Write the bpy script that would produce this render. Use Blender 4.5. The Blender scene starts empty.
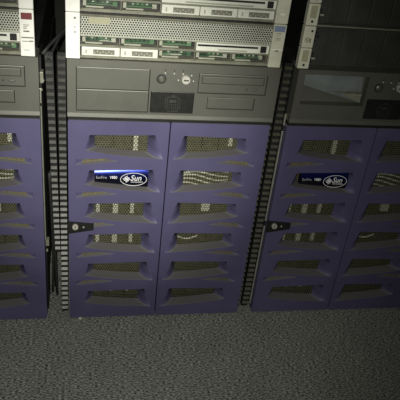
import bpy, bmesh, math, random
from mathutils import Vector, Matrix
from mathutils.geometry import tessellate_polygon
random.seed(4)
S = bpy.context.scene
COL = S.collection

# ---------------------------------------------------------------- camera
CAM = (0.0345, -1.3094, 1.2197)
YAW, PIT, ROL, F = 0.221228, 0.550907, 0.12121, 616.37
cy, sy, cp, sp = math.cos(YAW), math.sin(YAW), math.cos(PIT), math.sin(PIT)
fw = Vector((sy*cp, cy*cp, -sp)); rt = Vector((cy, -sy, 0)); up = rt.cross(fw)
c_, s_ = math.cos(ROL), math.sin(ROL)
rt2 = rt*c_ + up*s_; up2 = up*c_ - rt*s_
cd = bpy.data.cameras.new('camera'); cam = bpy.data.objects.new('camera', cd); COL.objects.link(cam)
cam.matrix_world = Matrix(((rt2.x, up2.x, -fw.x, CAM[0]), (rt2.y, up2.y, -fw.y, CAM[1]), (rt2.z, up2.z, -fw.z, CAM[2]), (0, 0, 0, 1)))
cd.sensor_width = 36; cd.lens = 36*F/400; cd.clip_start = .05
S.camera = cam

# ---------------------------------------------------------------- light
w = bpy.data.worlds.new('world'); S.world = w; w.use_nodes = True
w.node_tree.nodes['Background'].inputs[0].default_value = (.75, .8, .7, 1)
w.node_tree.nodes['Background'].inputs[1].default_value = .016
# phone flash beside the lens: core beam plus an added spot for wide spill
for nm, energy, cone, tgt in (('flash_core', 88, 33, (.115, 0, .585)), ('flash_spill', 42, 76, (.10, 0, .40))):
    ld = bpy.data.lights.new(nm, 'SPOT'); ld.energy = energy; ld.color = (1, .99, .92)
    ld.spot_size = math.radians(cone); ld.spot_blend = 1.0; ld.shadow_soft_size = .005
    flash = bpy.data.objects.new(nm, ld); COL.objects.link(flash)
    flash.location = (CAM[0]-.012, CAM[1], CAM[2]+.012)
    flash.rotation_euler = (Vector(tgt) - flash.location).to_track_quat('-Z', 'Y').to_euler()
S.view_settings.view_transform = 'Standard'; S.view_settings.look = 'None'
S.view_settings.gamma = 1; S.view_settings.use_curve_mapping = False
S.view_settings.exposure = 0
S.cycles.use_denoising = False      # keeps the fine perforation and carpet grain

# ---------------------------------------------------------------- materials
def mat(name, col, rough=.5, metal=0, bump=None, vary=None, spec=None):
    m = bpy.data.materials.new(name); m.use_nodes = True
    n = m.node_tree.nodes; l = m.node_tree.links; b = n['Principled BSDF']
    b.inputs['Base Color'].default_value = (*col, 1)
    b.inputs['Roughness'].default_value = rough; b.inputs['Metallic'].default_value = metal
    if spec is not None: b.inputs['Specular IOR Level'].default_value = spec
    tc = n.new('ShaderNodeTexCoord')
    if vary:
        sc, amt = vary
        t = n.new('ShaderNodeTexNoise'); t.inputs['Scale'].default_value = sc; t.inputs['Detail'].default_value = 5
        l.new(tc.outputs['Object'], t.inputs['Vector'])
        r = n.new('ShaderNodeValToRGB')
        r.color_ramp.elements[0].position = .3; r.color_ramp.elements[1].position = .7
        r.color_ramp.elements[0].color = (*[c*(1-amt) for c in col], 1)
        r.color_ramp.elements[1].color = (*[min(1, c*(1+amt)) for c in col], 1)
        l.new(t.outputs[0], r.inputs[0]); l.new(r.outputs[0], b.inputs['Base Color'])
    if bump:
        sc, st = bump
        t = n.new('ShaderNodeTexNoise'); t.inputs['Scale'].default_value = sc; t.inputs['Detail'].default_value = 3
        l.new(tc.outputs['Object'], t.inputs['Vector'])
        bp = n.new('ShaderNodeBump'); bp.inputs['Strength'].default_value = st; bp.inputs['Distance'].default_value = .001
        l.new(t.outputs[0], bp.inputs['Height']); l.new(bp.outputs[0], b.inputs['Normal'])
    return m

def math_n(nt, op, a, b=None):
    n = nt.nodes.new('ShaderNodeMath'); n.operation = op
    for i, v in enumerate((a, b)):
        if v is None: continue
        if isinstance(v, (int, float)): n.inputs[i].default_value = v
        else: nt.links.new(v, n.inputs[i])
    return n.outputs[0]

def perforate(m, pitch, radius, hole_col=None):
    """staggered round holes in the local XZ plane; open (see-through) unless hole_col is given"""
    nt = m.node_tree; n = nt.nodes; l = nt.links; b = n['Principled BSDF']
    tc = n.new('ShaderNodeTexCoord'); sep = n.new('ShaderNodeSeparateXYZ'); l.new(tc.outputs['Object'], sep.inputs[0])
    px, pz = pitch, pitch*1.732
    def dist(off):
        dx = math_n(nt, 'SUBTRACT', math_n(nt, 'FRACT', math_n(nt, 'ADD', math_n(nt, 'DIVIDE', sep.outputs[0], px), 100+off)), .5)
        dz = math_n(nt, 'SUBTRACT', math_n(nt, 'FRACT', math_n(nt, 'ADD', math_n(nt, 'DIVIDE', sep.outputs[2], pz), 100+off)), .5)
        dx = math_n(nt, 'MULTIPLY', dx, px); dz = math_n(nt, 'MULTIPLY', dz, pz)
        return math_n(nt, 'ADD', math_n(nt, 'MULTIPLY', dx, dx), math_n(nt, 'MULTIPLY', dz, dz))
    d = math_n(nt, 'MINIMUM', dist(0), dist(.5))
    hole = math_n(nt, 'LESS_THAN', d, radius*radius)
    tr = n.new('ShaderNodeBsdfTransparent'); mx = n.new('ShaderNodeMixShader')
    l.new(hole, mx.inputs[0]); l.new(b.outputs[0], mx.inputs[1]); l.new(tr.outputs[0], mx.inputs[2])
    l.new(mx.outputs[0], n['Material Output'].inputs[0])
    return m

M = dict(
 purple=mat('purple_plastic', (.094, .087, .166), .5, 0, (900, .12), (14, .08), .28),
 bezel=mat('grey_bezel', (.185, .185, .155), .47, .6, (900, .15), (20, .06)),
 bezel2=mat('grey_bay_plastic', (.172, .174, .144), .5, .6, (900, .12), (25, .06)),
 groove=mat('dark_groove', (.03, .03, .026), .6, 0, None, (60, .2)),
 plaque=mat('dark_plaque', (.075, .078, .073), .4, .85, None, (90, .15)),
 emblem=mat('emblem_grey', (.13, .13, .115), .45, .8, None, (200, .15)),
 black=mat('black_metal', (.012, .012, .011), .5, 0, (300, .2), (40, .3)),
 chassis=mat('dark_chassis', (.03, .03, .028), .45, .2, (300, .2), (30, .25)),
 face=mat('charcoal_front', (.040, .040, .034), .5, 0, (200, .2), (18, .25)),
 strip=mat('vent_rib_grey', (.070, .070, .061), .42, .35, (500, .2), (80, .25)),
 stripd=mat('vent_rib_dark', (.055, .054, .036), .5, 0, (500, .2), (80, .25)),
 metal=mat('bright_steel', (.55, .55, .44), .35, .6, (300, .15), (60, .2)),
 olive=mat('olive_screen', (.145, .140, .085), .45, .3, None, (120, .2)),
 inner=mat('olive_interior', (.035, .035, .018), .6, 0, None, (60, .5)),
 latch=mat('pale_latch', (.50, .50, .39), .4, 0, None, (300, .2)),
 ear=mat('white_ear', (.88, .88, .80), .4, 0, (400, .08), (60, .05)),
 earb=mat('beige_ear', (.64, .64, .50), .45, 0, (400, .08), (60, .08)),
 silver=mat('silver_front', (.42, .43, .33), .4, .2, (400, .1), (60, .1)),
 perf=mat('perforated_panel', (.56, .57, .47), .4, .2, (400, .1), (60, .08)),
 grey=mat('grey_plate', (.24, .24, .18), .45, .2, (400, .1), (60, .15)),
 carrier=mat('white_carrier', (.74, .75, .64), .4, 0, None, (80, .06)),
 labelb=mat('beige_label', (.38, .37, .24), .5, 0, None, (400, .15)),
 bluelab=mat('blue_label', (.22, .27, .38), .4, 0, None, (300, .15)),
 redlab=mat('red_label', (.17, .035, .035), .5, 0, None, (300, .3)),
 inkg=mat('grey_ink', (.17, .17, .14), .6, 0, None, (500, .2)),
 white=mat('white_print', (.85, .85, .85), .4, 0, None, (500, .03)),
 lens=mat('pale_indicator', (.52, .54, .48), .3, 0, None, (500, .05)),
 navy=mat('navy_badge_glint', (.028, .042, .26), .25, .9, None, (60, .2)),
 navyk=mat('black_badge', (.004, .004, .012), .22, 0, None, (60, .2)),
 chrome=mat('lock_steel', (.7, .68, .58), .45, .5, None, (300, .1)),
 rubber=mat('black_rubber', (.02, .02, .02), .6, 0, (300, .2), (60, .2)),
 glassy=mat('smoked_sheet', (.17, .19, .18), .3, 0, None, (20, .25)),
)
perforate(M['olive'], .0066, .00255)
M['olive_solid'] = mat('olive_tin', (.17, .155, .085), .4, .3, None, (200, .35))
perforate(M['perf'], .0056, .00190)

def tone_upward(m, tone, amount):
    # mixes a greyer colour into faces that point upwards
    n = m.node_tree.nodes; l = m.node_tree.links; b = n['Principled BSDF']
    src = b.inputs['Base Color'].links[0].from_socket
    g = n.new('ShaderNodeNewGeometry'); sp_ = n.new('ShaderNodeSeparateXYZ'); l.new(g.outputs['True Normal'], sp_.inputs[0])
    mr = n.new('ShaderNodeMapRange'); mr.inputs['From Min'].default_value = .45; mr.inputs['From Max'].default_value = .9; mr.inputs['To Max'].default_value = amount
    l.new(sp_.outputs[2], mr.inputs[0]); mx = n.new('ShaderNodeMix'); mx.data_type = 'RGBA'
    l.new(mr.outputs[0], mx.inputs[0]); l.new(src, mx.inputs[6]); mx.inputs[7].default_value = (*tone, 1)
    l.new(mx.outputs[2], b.inputs['Base Color'])
tone_upward(M['purple'], (.165, .158, .138), .8)
def pcb():
    m = mat('green_board', (.06, .15, .07), .4)
    n = m.node_tree.nodes; l = m.node_tree.links; b = n['Principled BSDF']
    tc = n.new('ShaderNodeTexCoord'); v = n.new('ShaderNodeTexVoronoi'); v.inputs['Scale'].default_value = 150
    mp = n.new('ShaderNodeMapping'); mp.inputs['Scale'].default_value = (.22, 1, 1)
    l.new(tc.outputs['Object'], mp.inputs[0]); l.new(mp.outputs[0], v.inputs['Vector'])
    sp_ = n.new('ShaderNodeSeparateColor'); l.new(v.outputs['Color'], sp_.inputs[0])
    r = n.new('ShaderNodeValToRGB'); r.color_ramp.interpolation = 'CONSTANT'
    e = r.color_ramp.elements; e[0].position = 0; e[0].color = (.09, .19, .09, 1); e[1].position = .4; e[1].color = (.13, .24, .12, 1)
    for p, c in ((.75, (.05, .09, .05, 1)), (.88, (.40, .43, .32, 1))):
        q = e.new(p); q.color = c
    l.new(sp_.outputs[0], r.inputs[0]); l.new(r.outputs[0], b.inputs['Base Color'])
    return m
M['pcb'] = pcb()
M['pcbd'] = mat('dark_green_board', (.025, .065, .03), .4, 0, None, (150, .5))

def carpet():
    m = mat('grey_loop_carpet', (.09, .092, .075), .95, spec=.1)
    n = m.node_tree.nodes; l = m.node_tree.links; b = n['Principled BSDF']
    tc = n.new('ShaderNodeTexCoord'); mp = n.new('ShaderNodeMapping'); mp.inputs['Scale'].default_value = (.36, 1, 1)
    l.new(tc.outputs['Object'], mp.inputs[0])
    a = n.new('ShaderNodeTexNoise'); a.inputs['Scale'].default_value = 380; a.inputs['Detail'].default_value = 3
    c = n.new('ShaderNodeTexNoise'); c.inputs['Scale'].default_value = 9; c.inputs['Detail'].default_value = 4
    l.new(mp.outputs[0], a.inputs['Vector']); l.new(tc.outputs['Object'], c.inputs['Vector'])
    r = n.new('ShaderNodeValToRGB'); r.color_ramp.elements[0].position = .36; r.color_ramp.elements[1].position = .68
    r.color_ramp.elements[0].color = (.045, .047, .040, 1); r.color_ramp.elements[1].color = (.60, .61, .54, 1)
    l.new(a.outputs[0], r.inputs[0])
    mx = n.new('ShaderNodeMix'); mx.data_type = 'RGBA'; mx.blend_type = 'MULTIPLY'; mx.inputs[0].default_value = .35
    l.new(r.outputs[0], mx.inputs[6]); l.new(c.outputs[0], mx.inputs[7]); l.new(mx.outputs[2], b.inputs['Base Color'])
    bp = n.new('ShaderNodeBump'); bp.inputs['Strength'].default_value = .6; bp.inputs['Distance'].default_value = .003
    l.new(a.outputs[0], bp.inputs['Height']); l.new(bp.outputs[0], b.inputs['Normal'])
    return m
M['carpet'] = carpet()

# ---------------------------------------------------------------- mesh helpers
class MB:
    def __init__(s): s.bm = bmesh.new(); s.mats = []
    def mi(s, m):
        if m not in s.mats: s.mats.append(m)
        return s.mats.index(m)
    def faces(s, vs, fs, m, smooth=False):
        v = [s.bm.verts.new(p) for p in vs]; k = s.mi(m)
        for f in fs:
            try: g = s.bm.faces.new([v[i] for i in f]); g.material_index = k; g.smooth = smooth
            except ValueError: pass
    def box(s, x0, x1, y0, y1, z0, z1, m, bev=0):
        if bev:
            t = bmesh.new(); bmesh.ops.create_cube(t, size=1)
            for v in t.verts: v.co = Vector(((x0+x1)/2+v.co.x*(x1-x0), (y0+y1)/2+v.co.y*(y1-y0), (z0+z1)/2+v.co.z*(z1-z0)))
            bmesh.ops.bevel(t, geom=t.edges[:], offset=bev, segments=2, affect='EDGES', profile=.5)
            t.verts.index_update()
            s.faces([v.co.copy() for v in t.verts], [[v.index for v in f.verts] for f in t.faces], m); t.free()
        else:
            s.faces([(x, y, z) for x in (x0, x1) for y in (y0, y1) for z in (z0, z1)],
                    [(0, 1, 3, 2), (4, 6, 7, 5), (0, 4, 5, 1), (2, 3, 7, 6), (0, 2, 6, 4), (1, 5, 7, 3)], m)
        return s
    def prism(s, poly, y0, y1, m, smooth=False):       # polygon in XZ, along Y
        n = len(poly); vs = [(x, y0, z) for x, z in poly]+[(x, y1, z) for x, z in poly]
        s.faces(vs, [tuple(range(n)), tuple(range(2*n-1, n-1, -1))]+[(i, i+n, (i+1) % n+n, (i+1) % n) for i in range(n)], m, smooth)
        return s
    def extrude_x(s, prof, x0, x1, m):                 # profile in YZ, along X
        n = len(prof); vs = [(x0, y, z) for y, z in prof]+[(x1, y, z) for y, z in prof]
        s.faces(vs, [tuple(range(n)), tuple(range(2*n-1, n-1, -1))]+[(i, i+n, (i+1) % n+n, (i+1) % n) for i in range(n)], m)
        return s
    def disc(s, x, z, y0, y1, r, m, r1=None, n=24):    # round boss along Y
        r1 = r if r1 is None else r1
        vs = [(x+r1*math.cos(a), y0, z+r1*math.sin(a)) for a in [2*math.pi*i/n for i in range(n)]]
        vs += [(x+r*math.cos(a), y1, z+r*math.sin(a)) for a in [2*math.pi*i/n for i in range(n)]]
        s.faces(vs, [tuple(range(n)), tuple(range(2*n-1, n-1, -1))]+[(i, i+n, (i+1) % n+n, (i+1) % n) for i in range(n)], m)
        return s
    def ring(s, x, z, y, rx, rz, t, m, th=.0006, n=40):
        vs = []
        for i in range(n):
            a = 2*math.pi*i/n; c, d = math.cos(a), math.sin(a)
            vs += [(x+rx*c, y, z+rz*d), (x+(rx-t)*c, y, z+(rz-t)*d), (x+rx*c, y+th, z+rz*d), (x+(rx-t)*c, y+th, z+(rz-t)*d)]
        fs = []
        for i in range(n):
            a, b = 4*i, 4*((i+1) % n)
            fs += [(a, b, b+1, a+1), (a, a+2, b+2, b), (a+1, b+1, b+3, a+3)]
        s.faces(vs, fs, m); return s
    def tube(s, pts, r, m, n=8):
        pts = [Vector(p) for p in pts]; vs = []; fs = []
        for i, p in enumerate(pts):
            t = (pts[min(i+1, len(pts)-1)]-pts[max(i-1, 0)]).normalized()
            a = t.cross(Vector((0, .3, 1))).normalized(); b = t.cross(a)
            vs += [p+(a*math.cos(q)+b*math.sin(q))*r for q in [2*math.pi*k/n for k in range(n)]]
        for i in range(len(pts)-1):
            for k in range(n): fs.append((i*n+k, i*n+(k+1) % n, (i+1)*n+(k+1) % n, (i+1)*n+k))
        fs += [tuple(range(n)), tuple(range(len(pts)*n-1, (len(pts)-1)*n-1, -1))]
        s.faces(vs, fs, m, True); return s
    def plate(s, outer, y0, y1, holes, m, mw=None):
        """front face at y0 with holes; each hole is a list of rings [(y, poly), ...] lofted inwards"""
        mw = mw or m
        polys = [[Vector((x, z, 0)) for x, z in outer]]+[[Vector((x, z, 0)) for x, z in h[0][1]] for h in holes]
        flat = [p for q in polys for p in q]
        s.faces([(p.x, y0, p.y) for p in flat], tessellate_polygon(polys), m)
        n = len(outer)
        s.faces([(x, y0, z) for x, z in outer]+[(x, y1, z) for x, z in outer], [(i, (i+1) % n, (i+1) % n+n, i+n) for i in range(n)], m)
        for h in holes:
            n = len(h[0][1]); vs = []; fs = []
            for y, poly in h: vs += [(x, y[i] if isinstance(y, list) else y, z) for i, (x, z) in enumerate(poly)]
            for r in range(len(h)-1):
                for i in range(n): fs.append((r*n+i, r*n+(i+1) % n, (r+1)*n+(i+1) % n, (r+1)*n+i))
            s.faces(vs, fs, mw, len(h) > 2)
        return s
    def build(s, name, parent=None, label=None):
        bmesh.ops.remove_doubles(s.bm, verts=s.bm.verts, dist=1e-6)
        bmesh.ops.recalc_face_normals(s.bm, faces=s.bm.faces)
        me = bpy.data.meshes.new(name); s.bm.to_mesh(me); s.bm.free()
        for m in s.mats: me.materials.append(M[m])
        o = bpy.data.objects.new(name, me); COL.objects.link(o)
        if parent is not None: o.parent = parent
        if label: o['label'] = label
        return o

def rect(x0, x1, z0, z1): return [(x0, z0), (x1, z0), (x1, z1), (x0, z1)]
def rrect(x0, x1, z0, z1, r, n=4):
    p = []
    for cx, cz, a0 in ((x1-r, z0+r, -90), (x1-r, z1-r, 0), (x0+r, z1-r, 90), (x0+r, z0+r, 180)):
        for i in range(n+1):
            a = math.radians(a0+90*i/n); p.append((cx+r*math.cos(a), cz+r*math.sin(a)))
    return p
def thing(name, loc, label=None, cat=None, group=None):
    o = bpy.data.objects.new(name, None); COL.objects.link(o); o.location = loc; o.empty_display_size = .05
    tag(o, label, cat, group); return o
def tag(o, label=None, cat=None, group=None):
    if label: o['label'] = label
    if cat: o['category'] = cat
    if group: o['group'] = group
    return o
def copy_tree(o, parent=None):
    c = o.copy(); COL.objects.link(c)
    if parent is not None: c.parent = parent
    for ch in list(o.children): copy_tree(ch, c)
    return c
def text(body, size, x, z, y, m, name, parent, shear=0, bold=0, sx=1, align='LEFT', th=.0003):
    cu = bpy.data.curves.new(name, 'FONT'); cu.body = body; cu.size = size; cu.shear = shear; cu.offset = bold
    cu.align_x = align; cu.extrude = th; cu.resolution_u = 3
    t = bpy.data.objects.new(name, cu); COL.objects.link(t)
    dg = bpy.context.evaluated_depsgraph_get(); me = bpy.data.meshes.new_from_object(t.evaluated_get(dg))
    bpy.data.objects.remove(t)
    for v in me.vertices: v.co = Vector((x+v.co.x*sx, y-v.co.z, z+v.co.y))
    me.materials.clear(); me.materials.append(M[m])
    o = bpy.data.objects.new(name, me); COL.objects.link(o); o.parent = parent
    return o

# ---------------------------------------------------------------- setting
b = MB(); b.box(-2.5, 3.0, -2.2, 2.2, -.05, 0, 'carpet'); o = b.build('floor'); o['kind'] = 'structure'
M['wall'] = mat('dark_wall_paint', (.05, .05, .045), .8, 0, (60, .2), (3, .2))
b = MB(); b.box(-2.5, 3.0, 2.2, 2.3, -.05, 2.7, 'wall'); o = b.build('wall_back'); o['kind'] = 'structure'

# ---------------------------------------------------------------- tower server
# local frame: x 0..0.48 from the left front edge (shifted by -0.24), front face at y=0, floor z=0
W2 = .24
TOP = .574; PT = .0943; ST = .512; PS = .0925
def resample(pts, n):
    out = []; L = [0]
    for i in range(len(pts)-1): L.append(L[-1]+math.dist(pts[i], pts[i+1]))
    for k in range(n):
        d = L[-1]*k/(n-1); i = max(j for j in range(len(L)) if L[j] <= d+1e-9); i = min(i, len(pts)-2)
        t = (d-L[i])/(L[i+1]-L[i]); out.append((pts[i][0]+(pts[i+1][0]-pts[i][0])*t, pts[i][1]+(pts[i+1][1]-pts[i][1])*t))
    return out
def contour(tl, tr, bottom):
    """closed loop: top edge, right side, bottom curve (right to left), left side"""
    top = resample([tl, tr], 6); right = resample([tr, bottom[0]], 4)[1:-1]
    bot = resample(bottom, 12); left = resample([bottom[-1], tl], 4)[1:-1]
    return top+right+bot+left
def lerp(a, b_, t): return [(p[0]+(q[0]-p[0])*t, p[1]+(q[1]-p[1])*t) for p, q in zip(a, b_)]
def door_holes():
    hs = []
    for k in range(6):
        T = TOP-PT*k
        fr = contour((.050, T-.002), (.203, T+.0015), [(.226, T-.0630), (.206, T-.0615), (.175, T-.0595), (.14, T-.057), (.11, T-.0535), (.08, T-.0495), (.058, T-.0455), (.038, T-.0405)])
        inn = contour((.062, T), (.189, T+.001), [(.189, T-.0585), (.175, T-.0575), (.15, T-.056), (.125, T-.054), (.10, T-.051), (.085, T-.049), (.07, T-.047), (.062, T-.0455)])
        n = len(fr); ex = [1.9]*6+[2.2]*2+[1.12]*12+[1.6]*2
        ex = ex[:n]+[1.6]*(n-len(ex))
        for i, e in zip((8, 9, 10, 11), (1.9, 1.6, 1.35, 1.2)): ex[i] = e
        ring = [(0, fr)]
        for t in (.05, .14, .28, .45, .62, .80, 1.0):
            ring.append(([.031*t**e for e in ex], lerp(fr, inn, t)))
        hs.append(ring)
    for k in range(5):
        T = ST-PS*k
        fr = contour((.018, T-.005), (.085, T-.001), [(.118, T-.0075), (.10, T-.0105), (.08, T-.0130), (.06, T-.0155), (.035, T-.0180), (.017, T-.0180)])
        inn = contour((.033, T-.001), (.080, T-.002), [(.108, T-.0065), (.095, T-.0090), (.08, T-.0115), (.06, T-.0143), (.048, T-.0160), (.033, T-.0172)])
        hs.append([(0, fr), (.0006, lerp(fr, inn, .06)), (.004, lerp(fr, inn, .5)), (.0095, inn)])
    return hs
def mirror(poly): return [(.4745-x, z) for x, z in poly][::-1]
def door(side, root):
    hs = door_holes()
    outer = rrect(.0005, .2355, .006, .6090, .004)
    slits = [h[-1][1] for h in hs[6:]]
    if side > 0:
        slits = [mirror(p) for p in slits]
        hs = [[(y[::-1] if isinstance(y, list) else y, mirror(p)) for y, p in h] for h in hs]; outer = rrect(.2385, .4795, .006, .6090, .004)
    outer = [(x-W2, z) for x, z in outer]; hs = [[(y, [(x-W2, z) for x, z in p]) for y, p in h] for h in hs]
    b = MB(); b.plate(outer, 0, .003, hs, 'purple')
    lo, hi = min(p[0] for p in outer), max(p[0] for p in outer)
    b.plate(rrect(lo, hi, .006, .605, .003), .003, .036, [[(.003, rect(lo+.0025, hi-.0025, .012, .602)), (.036, rect(lo+.0025, hi-.0025, .012, .602))]], 'purple')
    # back skin rim so that the door reads as a moulded shell
    for p in slits: b.faces([(x-W2, .0094, z) for x, z in p], [tuple(range(len(p)))], 'olive_solid')
    d = b.build('door', root)
    x0, x1 = (.004-W2, .232-W2) if side < 0 else (.242-W2, .476-W2)
    s = MB(); s.faces([(x0, .0325, .014), (x1, .0325, .014), (x1, .0325, .604), (x0, .0325, .604)], [(0, 1, 2, 3)], 'olive')
    s.build('mesh_screen', d, 'olive perforated metal screen')
    return d

def vent_strip(x0, x1, z0, z1, y, m, back, root, lean=0, lean1=None, label=None, pitch=.01724):
    b = MB()
    lean1 = lean if lean1 is None else lean1
    def X(x, z): return x+(lean if x < (x0+x1)/2 else lean1)*(z1-z)
    n = int((z1-z0)/pitch)
    # backing strip
    vs = []
    for z in (z0, z1):
        for yy in (y+.011, y+.024):
            for x in (x0-.0008, x1+.0008): vs.append((X(x, z), yy, z))
    b.faces(vs, [(0, 1, 3, 2), (4, 6, 7, 5), (0, 4, 5, 1), (2, 3, 7, 6), (0, 2, 6, 4), (1, 5, 7, 3)], back)
    for i in range(n):
        z = z1-.004-i*pitch
        a = X(x0, z); c = X(x1, z)
        prof = [(y+.012, z-.004), (y+.0090, z-.004), (y+.0040, z-.0098), (y+.0050, z-.0106), (y+.012, z-.0106)]
        b.extrude_x(prof, a, c, m)
    return b.build('vent_strip', root, label)

def tower_common(root):
    L = lambda x: x-W2
    b = MB()
    b.box(L(.004), L(.476), .10, .80, .022, .613, 'chassis')
    b.box(L(.004), L(.476), .052, .80, .613, .7565, 'chassis')
    b.box(L(.0015), L(.004), .040, .80, .022, .613, 'chassis'); b.box(L(.476), L(.4785), .040, .80, .022, .613, 'chassis')
    b.box(L(.004), L(.476), .037, .10, .022, .0235, 'chassis'); b.box(L(.004), L(.476), .037, .10, .611, .613, 'chassis')
    b.box(L(.01), L(.47), .0995, .10, .03, .608, 'inner')
    b.box(L(.003), L(.477), .004, .036, .6065, .6203, 'black')  # black strip paints the shade in the gap under the bezel
    b.build('chassis', root)
    # foot castors
    for x in (.03, .45):
        for y in (.09, .74):
            c = MB(); c.box(L(x-.02), L(x+.02), y-.02, y+.03, .0, .022, 'rubber', .004); c.build('foot', root)
    # hard drives seen through the screens
    def drive(x0, x1, z0, z1, lat, body='inner'):
        c = MB(); c.box(L(x0), L(x1), .068, .0995, z0, z1, body, .0015); d = c.build('hard_drive', root)
        if lat:
            e = MB()
            for (a, q, r, s) in lat: e.box(L(a), L(q), .058, .068, r, s, 'latch', .001)
            e.build('latch', d, 'pale plastic latch')
    for k in range(6):
        T = TOP-PT*k
        zt, zb = T-.018, T-.074
        for j, x in enumerate((.0665, .110, .1555)):
            lat = []
            if k in (2, 3): lat = [(x+.002, x+.012+.004*(j == 1), zb+.004, zt)]
            if k == 0 and j == 2: lat = [(x+.002, x+.013, zb+.004, zt-.008)]
            if k == 5: lat = [(x+.002, x+.009, zb+.02, zt)]
            drive(x, x+.038, zb, zt, lat)
        if k == 2:
            drive(.195, .206, zb, zt, [])
        xs = (.292, .334, .376)
        for j, x in enumerate(xs):
            lat = []
            if k == 0 and j == 2: lat = [(.398, .408, zb+.02, zt-.01)]
            if k == 2 and j == 1: lat = [(.348, .371, zb+.012, zt-.012)]
            drive(x, x+.038, zb, zt, lat)
    # ribbon of pale cables behind second right opening, curved cable behind the fourth
    for i in range(5):
        c = MB(); z = TOP-PT-.034-.008*i
        c.tube([(L(.287+.1*t), .048+.004*math.sin(6*t), z+.010*math.sin(3.0*t+.6*i)+.006*t) for t in [q/14 for q in range(18)]], .0022, 'latch')
        c.build('ribbon_cable', root, 'pale internal cable')
    c = MB(); z = TOP-3*PT-.042
    c.tube([(L(.285+.06*t), .05, z-.010*math.sin(math.pi*t)) for t in [q/14 for q in range(15)]], .0025, 'latch')
    c.build('ribbon_cable', root, 'pale internal cable')
    # doors
    dl = door(-1, root); dr = door(1, root)
    # lock plate
    b = MB()
    T = .3125
    b.prism([(L(-.002), T-.0185), (L(.062), T-.0075), (L(.062), T+.0115), (L(-.002), T+.0185)], -.0035, .004, 'black')
    lp = b.build('lock_plate', dl, 'black tapering lock plate')
    b = MB(); b.disc(L(.0165), T+.004, -.0085, -.0035, .0078, 'chrome', .0070); b.box(L(.0155), L(.0172), -.0090, -.0084, T-.0005, T+.0085, 'black')
    b.build('lock', lp, 'round steel lock')
    b = MB(); b.disc(L(.037), T+.002, -.0048, -.0035, .0024, 'chrome', .0018); b.build('screw', lp)
    # badge: convex tapered plate
    bx0, bx1 = .0625, .1925
    def badge_pt(u, v, r=0):
        zt = .4792+.003*u; zb = .4443-.0136*u
        z = zb+(zt-zb)*v; y = .003-.0075*math.sin(math.pi*min(1, max(0, v)))**.8*.9-.0
        return (L(bx0+(bx1-bx0)*u), y, z)
    b = MB(); N, K = 16, 12
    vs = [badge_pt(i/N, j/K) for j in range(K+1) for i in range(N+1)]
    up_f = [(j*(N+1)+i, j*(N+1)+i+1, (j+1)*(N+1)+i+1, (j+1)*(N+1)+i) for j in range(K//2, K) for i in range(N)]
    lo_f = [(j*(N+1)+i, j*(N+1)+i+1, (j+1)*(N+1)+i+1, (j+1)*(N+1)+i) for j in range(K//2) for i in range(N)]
    b.faces(vs, up_f, 'navy', True); b.faces(vs, lo_f, 'navyk', True)  # upper half bluer: the flash reflection is put into its colour
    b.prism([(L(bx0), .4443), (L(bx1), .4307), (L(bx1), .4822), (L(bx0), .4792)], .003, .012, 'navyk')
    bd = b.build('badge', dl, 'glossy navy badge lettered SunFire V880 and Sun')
    text('SunFire', .0105, L(.0655), .4585, -.0052, 'lens', 'lettering', bd, 0, -.0001, .82)
    text('V880', .0108, L(.0985), .4585, -.0052, 'white', 'lettering', bd, 0, .0001, .80)
    b = MB(); b.ring(L(.1565), .4572, -.0056, .0325, .0182, .0012, 'white'); 
    # logo diamond of eight short strokes
    cx, cz, u = L(.1395), .4580, .0021
    r45 = math.sqrt(.5)
    for qx, qz in ((-1, -1), (1, -1), (1, 1), (-1, 1)):
        for i in range(2):
            for j in range(2):
                px_, pz_ = qx*(.6+1.55*i)*u*1.15, qz*(.6+1.55*j)*u*1.15
                if i == j == 1 and False: continue
                h1, h2 = (.95*u, .42*u) if (i+j+(qx*qz > 0)) % 2 else (.42*u, .95*u)
                pts = [(px_+a*h1, pz_+c*h2) for a, c in ((-1, -1), (1, -1), (1, 1), (-1, 1))]
                pts = [(cx+(a-c)*r45, cz+(a+c)*r45) for a, c in pts]
                b.prism(pts, -.0058, -.005, 'white')
    b.build('logo', bd, 'white ring with diamond logo')
    text('Sun', .022, L(.1480), .4540, -.0058, 'white', 'lettering', bd, .25, .0001, .85)
    text('microsystems', .0062, L(.1500), .4485, -.0058, 'white', 'lettering', bd, 0, 0, .85)
    # nameplate on bezel with crest emblem
    b = MB(); b.box(L(.1855), L(.2835), -.0072, .004, .6380, .6885, 'plaque', .0008); npz = b.build('nameplate', root, 'dark plate with an outlined tower emblem')
    b = MB(); cx, cz = L(.2362), .661; y0, y1 = -.0077, -.0071; t = .0011
    def bar(x0, x1, z0, z1): b.box(cx+x0, cx+x1, y0, y1, cz+z0, cz+z1, 'emblem')
    for s in (-1, 1):
        a, q = sorted((s*.0115, s*(.0115+t))); bar(a, q, -.019, .015)
        a, q = sorted((s*.0115, s*.0165)); bar(a, q, .010, .010+t); bar(a, q, -.012, -.012+t)
        a, q = sorted((s*.0165, s*(.0165+t))); bar(a, q, -.012, .010+t)
        bar(s*.0045-.0022, s*.0045+.0022, -.003, -.003+t); a = s*.0045
        bar(a-.0032, a-.0022, -.016, -.003); bar(a+.0022, a+.0032, -.016, -.003)
    bar(-.0115, .0115, .015, .015+t); bar(-.0115, .0115, -.019-t, -.019); bar(-.008, .008, .002, .0085)
    bar(-.004, .004, .017, .0195)
    b.build('emblem', npz)
    # power button, key switch, indicators
    b = MB(); b.disc(L(.2062), .7188, -.0086, -.0072, .0118, 'groove', .0112)
    b.disc(L(.2070), .7180, -.0112, -.0086, .0078, 'bezel', .0045); b.build('power_button', root)
    b = MB(); b.disc(L(.2616), .7195, -.0125, -.0078, .0100, 'chrome', .0092); b.box(L(.2560), L(.2675), -.0140, -.0124, .7182, .7208, 'groove')
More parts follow.
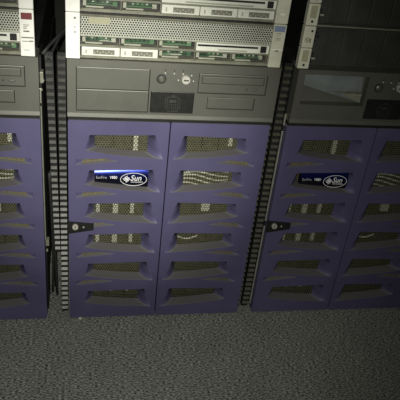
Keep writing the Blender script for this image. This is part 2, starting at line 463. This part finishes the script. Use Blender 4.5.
    b.build('key_switch', root, 'round steel key switch')
    for x, z in ((.2446, .7180), (.2735, .7300), (.2790, .7170), (.2139, .7335), (.2340, .7330), (.2540, .7328)):
        b = MB(); b.disc(L(x), z, -.0092, -.0078, .0018, 'lens', .0015); b.build('indicator_light', root)
    for x in (.2139, .2340, .2540):
        b = MB(); b.box(L(x-.001), L(x+.001), -.0086, -.0078, .7375, .7420, 'groove'); b.build('icon_mark', root)
    # dvd drive
    b = MB(); b.box(L(.2920), L(.4505), -.0070, .04, .6895, .7350, 'bezel2', .0012); dv = b.build('disc_drive', root)
    b = MB(); b.ring; b.box(L(.2985), L(.4442), -.0076, -.0068, .7115, .7305, 'groove'); b.box(L(.3000), L(.4428), -.0086, -.0074, .7130, .7290, 'bezel2', .0008)
    b.build('disc_tray', dv)
    b = MB(); b.box(L(.4185), L(.4305), -.0088, -.0070, .6985, .7035, 'bezel', .0006); b.ring(L(.4245), .701, -.0074, .0075, .0038, .0008, 'groove'); b.build('eject_button', dv)
    b = MB(); b.disc(L(.4055), .7012, -.0078, -.0070, .0018, 'groove'); b.build('headphone_hole', dv)
    b = MB(); b.box(L(.3172), L(.4270), -.0070, .01, .6515, .6785, 'bezel2', .001); b.build('blank_cover', root)

def bezel(root, open_bay=False):
    L = lambda x: x-W2
    def hole(x0, x1, z0, z1, d=.012):
        p = rect(L(x0), L(x1), z0, z1); q = rect(L(x0+.0006), L(x1-.0006), z0+.0006, z1-.0006)
        return [(-.008, p), (d, q)]
    holes = [hole(.1845, .2845, .6370, .6895), hole(.2905, .4520, .6880, .7365), hole(.3157, .4285, .6500, .6800)]
    holes.append(hole(.0190, .1808, .6365, .7400) if not open_bay else hole(.0170, .1780, .6700, .7450, .0145))
    b = MB()
    b.plate(rect(L(0), L(.48), .6310, .7560), -.008, .051, holes, 'bezel', 'bezel2')
    b.box(L(.004), L(.476), .0455, .0515, .632, .7555, 'groove')
    b.extrude_x([(-.008, .6312), (-.0096, .6225), (-.0088, .6207), (-.002, .6200), (.05, .6200), (.05, .6312)], L(0), L(.48), 'bezel')
    b.build('bezel', root)
    if not open_bay:
        for z0, z1 in ((.6376, .6875), (.6890, .7388)):
            c = MB(); c.box(L(.0200), L(.1796), -.0066, .006, z0, z1, 'bezel2', .0012); c.build('bay_cover', root)
    else:
        c = MB()
        c.faces([(L(.0175), .004, .7445), (L(.1660), .004, .7445), (L(.1735), .004, .6740), (L(.0175), .004, .7155)],
                [(0, 1, 2, 3)], 'glassy')
        c.box(L(.0175), L(.1775), .012, .014, .671, .744, 'bezel2')
        c.build('bay_liner', root, 'smoky sheet inside the open drive bay')
        c = MB()
        c.faces([(L(.075), .002, .7010), (L(.160), .002, .7030), (L(.172), .002, .7010), (L(.172), .002, .6980), (L(.140), .003, .6980)], [(0, 1, 2, 3, 4)], 'olive_solid')
        c.faces([(L(.120), .0035, .6945), (L(.172), .0035, .6970), (L(.172), .0035, .677), (L(.164), .0035, .6785)], [(0, 1, 2, 3)], 'grey')
        c.box(L(.150), L(.172), .0, .004, .694, .697, 'metal'); c.box(L(.158), L(.170), .0, .004, .683, .690, 'grey', .001)
        c.build('bay_bracket', root, 'metal bracket in the open drive bay')

centre = thing('server_tower', (.24, 0, 0), 'purple-fronted server tower in the middle, with a brightly lit blue Sun badge and grey bezel', 'server', 'purple server towers in a row')
tower_common(centre)
left = copy_tree(centre); left.location = (-.30, 0, 0)
left['label'] = 'purple server tower cut off by the left edge of the photo, no badge in view'
right = copy_tree(centre); right.location = (.5227+.24, 0, 0)
right['label'] = 'dimmest purple server tower, on the right, with a smoky open bay in its bezel'
bezel(centre); bezel(left); bezel(right, True)
# ribbed vent strips along the flanks and the pale edges of the side panels
vent_strip(-.0207-W2, -.0046-W2, .004, .756, .020, 'strip', 'black', centre, pitch=.01724)
vent_strip(.4825-W2, .4925-W2, .004, .756, .020, 'stripd', 'black', centre)
vent_strip(.492-W2, .5083-W2, .214, .756, .020, 'strip', 'black', left, lean=.0235, lean1=.0170)
vent_strip(-.0225-W2, -.0050-W2, .004, .756, .020, 'stripd', 'black', right)
vent_strip(.4815-W2, .4975-W2, .022, .756, .020, 'stripd', 'black', right)
for root, x0, segs in ((right, -.0035, ((.024, .30), (.318, .585), (.602, .632))), (left, .4805, ((.262, .632), (.640, .675)))):
    s = MB()
    s.box(x0-W2, x0+.0033-W2, .022, .10, .022, .75, 'black')
    for z0, z1 in segs: s.box(x0-.0008-W2, x0+(.0030 if root is right else .0018)-W2, .0175, .022, z0, z1, 'metal' if root is right or z0 > .63 else 'grey', .0004)
    s.build('side_panel', root, 'side panel with a bright steel front edge')
h = MB(); h.box(.481-W2, .490-W2, .012, .030, .245, .262, 'grey', .001); h.box(.482-W2, .487-W2, .010, .014, .228, .236, 'metal', .001); h.build('hinge', left)
h = MB(); h.box(.481-W2, .4885-W2, .012, .030, .690, .716, 'grey', .001); h.disc(.4875-W2, .698, .008, .014, .0028, 'metal'); h.disc(.4840-W2, .676, .008, .014, .002, 'metal'); h.build('hinge', left)
h = MB(); h.box(.025-W2, .034-W2, -.003, .012, .0, .0065, 'earb', .001); h.build('levelling_foot', centre, 'small white foot tip')

# ---------------------------------------------------------------- rack servers (two units high)
# local: x from left outer ear edge (-.002..) centred at .2365, z 0..0.0995
RW = .2365
UH = .0995
def bay_board(root, x0, x1, z0, z1, bright=1):
    b = MB(); h = z1-z0; wd = x1-x0
    b.box(x0, x1, .026, .028, z0, z1, 'black')
    b.box(x0, x1, .002, .028, z0, z0+.0012, 'grey'); b.box(x1-.0014, x1, .002, .028, z0, z1, 'grey')
    b.box(x0+.12*wd, x0+.80*wd, .006, .026, z0+.42*h, z0+.52*h, 'pcb')                 # board edge-on
    b.box(x0+.22*wd, x0+.74*wd, .016, .024, z0+.52*h, z0+.86*h, 'pcbd')                 # upright riser
    b.box(x0+.10*wd, x0+.55*wd, .005, .012, z0+.12*h, z0+.28*h, 'silver')               # guide rail
    b.box(x0+.03*wd, x0+.11*wd, .008, .022, z0+.25*h, z0+.80*h, 'silver')
    b.box(x0+.78*wd, x0+.90*wd, .010, .022, z0+.30*h, z0+.75*h, random.choice(['silver', 'pcb']))
    for q in range(4):
        a = x0+wd*(.26+.12*q); b.box(a, a+.05*wd, .013, .016, z0+.58*h, z0+(.70+.05*(q % 2))*h, random.choice(['black', 'silver', 'pcb']))
    return b.build('empty_bay', root, 'open bay showing green circuit board')
def carrier(root, x0, x1, z0, z1):
    b = MB(); b.box(x0, x1, -.002, .05, z0, z1, 'carrier', .0012); d = b.build('drive_carrier', root)
    zm = (z1-z0)
    b = MB(); gx0, gx1 = x0+.30*(x1-x0), x0+.86*(x1-x0)
    b.box(gx0, gx1, -.0026, -.0018, z0+.20*zm, z0+.76*zm, 'inkg')
    for i in range(7):
        x = gx0+.0015+(gx1-gx0-.003)*i/7
        b.box(x, x+.0030, -.0030, -.0024, z0+.28*zm+.003*(i % 2), z0+.46*zm+.003*(i % 2), 'labelb')
    b.build('vent_grille', d, 'small dark grille')
    b = MB(); b.box(x0+.10*(x1-x0), x0+.14*(x1-x0), -.0028, -.0018, z0+.25*zm, z0+.7*zm, 'silver'); b.build('latch', d)
def ear(root, x0, x1, z0, z1, m, marks, y=-.010):
    b = MB(); b.box(x0, x1, y, .004, z0, z1, m, .0015); e = b.build('ear', root)
    for i, (name, a, q, r, s, mm) in enumerate(marks):
        c = MB()
        if name == 'dot': c.disc(a, q, y-.0006, y+.0002, r, mm)
        else: c.box(a, q, y-.0006, y+.0002, r, s, mm)
        c.build('ear_mark', e)
    return e
def rack_server(name, loc, label, rowA, rowB, lm, rm, lmarks, rmarks, panel_label=True):
    L = lambda x: x-RW
    root = thing(name, loc, label, 'server', 'silver rack servers on the towers')
    b = MB(); b.box(L(.018), L(.455), .020, .70, .0005, UH-.0005, 'chassis'); b.build('chassis', root)
    b = MB()   # front frame: base lip, mid rail, top lip, bay dividers
    b.box(L(.028), L(.446), .0, .020, .0005, .0055, 'grey'); b.box(L(.028), L(.446), .0, .020, .0255, .0285, 'grey')
    b.box(L(.028), L(.446), .0, .020, .0478, .0500, 'silver')
    b.extrude_x([(.02, .0905), (-.004, .0905), (-.006, .0935), (-.004, UH-.004), (.02, UH-.004)], L(.028), L(.446), 'grey')
    b.extrude_x([(.02, UH-.0035), (-.001, UH-.0035), (-.001, UH-.0005), (.02, UH-.0005)], L(.028), L(.446), 'black')
    b.build('front_frame', root)
    b = MB(); b.box(L(.029), L(.445), .0165, .0195, .050, .0905, 'black'); b.build('fan_cavity', root)
    b = MB(); b.faces([(L(.029), -.001, .0502), (L(.445), -.001, .0502), (L(.445), -.001, .0902), (L(.029), -.001, .0902)], [(0, 1, 2, 3)], 'perf')
    b.build('perforated_panel', root, 'silver panel with staggered round holes')
    if panel_label:
        b = MB(); b.box(L(.0455), L(.0900), -.003, -.001, .0760, .0890, 'labelb', .0006); b.build('label_plate', root, 'beige label plate')
    for i, k in enumerate(rowA):
        x0, x1 = L(.0300+.0828*i), L(.0300+.0828*(i+1)-.0015)
        if k == 'g': bay_board(root, x0, x1, .0285, .0478)
        elif k == 'w': carrier(root, x0, x1, .0290, .0470)
        elif k == 'd':
            x1 = L(.4445)
            b = MB(); b.box(x0, x1, -.002, .05, .0290, .0472, 'carrier', .001); d = b.build('disc_drive', root)
            b = MB(); b.box(x0+.003, x1-.026, -.0026, -.0018, .0395, .0438, 'black'); b.build('disc_slot', d)
            b = MB(); b.box(x0+.05, x1-.05, -.0026, -.0018, .0315, .0345, 'silver'); b.build('eject_button', d)
            b = MB(); b.box(x1-.0200, x1-.006, -.0028, -.0016, .0310, .0460, 'black', .0006); b.build('port_cover', d, 'small black square cover')
            break
    for i, k in enumerate(rowB):
        x0, x1 = L(.0310+.0828*i), L(.0310+.0828*(i+1)-.0015)
        if k == 'g': bay_board(root, x0, x1, .0055, .0255)
        else: carrier(root, x0, x1, .0062, .0250)
    ear(root, L(-.002), L(.0275), .0008, UH-.0008, lm, [(n, L(a), L(q) if n != 'dot' else q, r, s, mm) for n, a, q, r, s, mm in lmarks])
    ear(root, L(.4455), L(.4745), .0008, UH-.0008, rm, [(n, L(a), L(q) if n != 'dot' else q, r, s, mm) for n, a, q, r, s, mm in rmarks])
    return root
Lm = [('dot', .017, .0880, .0024, 0, 'inkg'), ('bar', .0155, .0185, .0680, .0700, 'inkg'), ('bar', .0155, .0190, .0560, .0610, 'silver')]
Rm = [('bar', .4470, .4715, .0830, .0960, 'bluelab'), ('bar', .4530, .4650, .0790, .0800, 'inkg'), ('bar', .4550, .4630, .0755, .0763, 'inkg'),
      ('bar', .4535, .4650, .0680, .0690, 'inkg'), ('bar', .4550, .4640, .0645, .0655, 'inkg'), ('bar', .4460, .4740, .0420, .0435, 'ear'), ('bar', .4560, .4640, .0380, .0410, 'inkg')]  # the wide white bar paints a highlight across the ear
Sm = [('bar', .4490, .4710, .0790, .0925, 'redlab'), ('bar', .4530, .4650, .0670, .0682, 'inkg'), ('bar', .4530, .4620, .0640, .0650, 'inkg'), ('bar', .4530, .4600, .0600, .0615, 'redlab'),
      ('bar', .4530, .4650, .0530, .0560, 'inkg'), ('bar', .4480, .4730, .0400, .0425, 'inkg'), ('bar', .4630, .4720, .0325, .0350, 'inkg'), ('bar', .4500, .4620, .0325, .0340, 'inkg'), ('bar', .4530, .4640, .0140, .0150, 'inkg')]
Z0 = .757
rack_server('rack_server', (RW, 0, Z0), 'silver rack server resting on the middle tower, blue label on its right ear', 'gggd', 'wwggg', 'ear', 'earb', Lm, Rm)
rack_server('rack_server', (RW, 0, Z0+UH), 'upper silver rack server above the middle tower, only its lower drive row in frame', 'ggd', 'ggwww', 'ear', 'earb', [], [('bar', .4550, .4650, .0200, .0240, 'ear')])
rack_server('rack_server', (-.54+RW, 0, Z0), 'rack server on the left tower with a red-topped label down its white ear', 'gggd', 'wwggg', 'ear', 'ear', [], Sm)
rack_server('rack_server', (-.54+RW, 0, Z0+UH), 'upper rack server at the top left corner above the red-labelled ear', 'ggd', 'gggwg', 'ear', 'ear', [], [])

# ---------------------------------------------------------------- dark two-unit arrays on the right tower
def dark_array(loc, label, earw):
    L = lambda x: x-.24
    root = thing('disk_array', loc, label, 'disk array', 'charcoal disk arrays on the right tower')
    b = MB(); b.box(L(.018), L(.462), .022, .72, .0005, .0995, 'black'); b.build('chassis', root)
    b = MB()
    b.box(L(.020), L(.460), .012, .022, .002, .0955, 'face')
    b.box(L(.020), L(.460), .006, .022, .0955, .0990, 'grey', .0008)
    b.box(L(.020), L(.460), .006, .022, .0008, .0030, 'face')
    b.build('front_panel', root)
    for i in range(8):
        x = .045+.051*i
        c = MB(); c.box(L(x), L(x+.048), .008, .012, .006, .093, 'face', .0015); d = c.build('drive_carrier', root)
        c = MB(); c.box(L(x+.008), L(x+.012), .0068, .0082, .012, .086, 'face', .0004); c.box(L(x+.030), L(x+.040), .0068, .0082, .060, .080, 'face'); c.build('latch', d)
    for (z0, z1, kind) in ((.0008, .0485, 'plate'), (.0500, .0985, 'knob')):
        for s in (0, 1):
            x0, x1 = (-.006, .0205) if s == 0 else (.460, .4865)
            c = MB(); c.box(L(x0), L(x1), -.008, .010, z0, z1, 'earb', .0015); e = c.build('ear', root, 'pale ear')
            mx = (x0+x1)/2; c = MB()
            if kind == 'plate' or earw:
                c.box(L(x0+.006), L(x1-.006), -.0086, -.0078, z0+.017, z1-.004, 'labelb'); c.disc(L(mx), z0+.009, -.0088, -.0078, .0028, 'black')
            else:
                c.ring(L(mx-.003), z0+.018, -.0088, .0058, .0058, .0014, 'grey'); c.disc(L(mx-.003), z0+.018, -.0088, -.0078, .003, 'silver')
                c.disc(L(mx+.005), z1-.010, -.0088, -.0078, .0026, 'black'); c.box(L(mx+.003), L(mx+.006), -.0088, -.0078, z0+.012, z0+.022, 'grey')
            c.build('ear_mark', e)
            if s == 0:
                c = MB(); c.box(L(.0205), L(.0300), -.003, .014, z0+.026, z0+.034, 'rubber', .001); c.box(L(.0205), L(.0270), -.002, .014, z0+.012, z0+.018, 'rubber', .001)
                c.box(L(.0270), L(.0360), .001, .014, z0+.020, z0+.024, 'silver' if kind == 'plate' else 'rubber', .001); c.build('catch', root)
    return root
dark_array((.5227+.24, 0, .757), 'charcoal disk array resting on the right tower, its pale ear carrying a round knob', False)
dark_array((.5227+.24, 0, .8565), 'upper charcoal disk array at the top right, cut by the top of the frame', True)

# ---------------------------------------------------------------- cables in the left gap
for pts, r, lab in (([(-.052, .012, .757), (-.040, .03, .768), (-.022, .06, .780), (.004, .10, .795), (.013, .20, .80)], .0035, 'thick black cable slanting up in the gap left of the middle rack server'),
                    ([(-.040, .02, .745), (-.030, .05, .757), (-.015, .10, .775), (.008, .16, .79), (.013, .22, .79)], .0032, 'thinner black cable below the thick one in the gap left of the middle rack server')):
    b = MB(); b.tube(pts, r, 'rubber'); o = b.build('power_cable'); tag(o, lab, 'cable')

bun = thing('cable_bundle', (-.043, .115, 0), 'bundle of black cables hanging down to the carpet beside the left tower', 'cable')
for i in range(4):
    b = MB(); dx = -.007+.0045*i; dy = .018*(i % 2)-.03*(i == 3)
    b.tube([(dx+.003*math.sin(9*z+i), dy+.006*math.sin(7*z+2*i), z) for z in [.0035+.40*q/16 for q in range(17)]], .0034, 'rubber')
    b.build('cable_strand', bun)
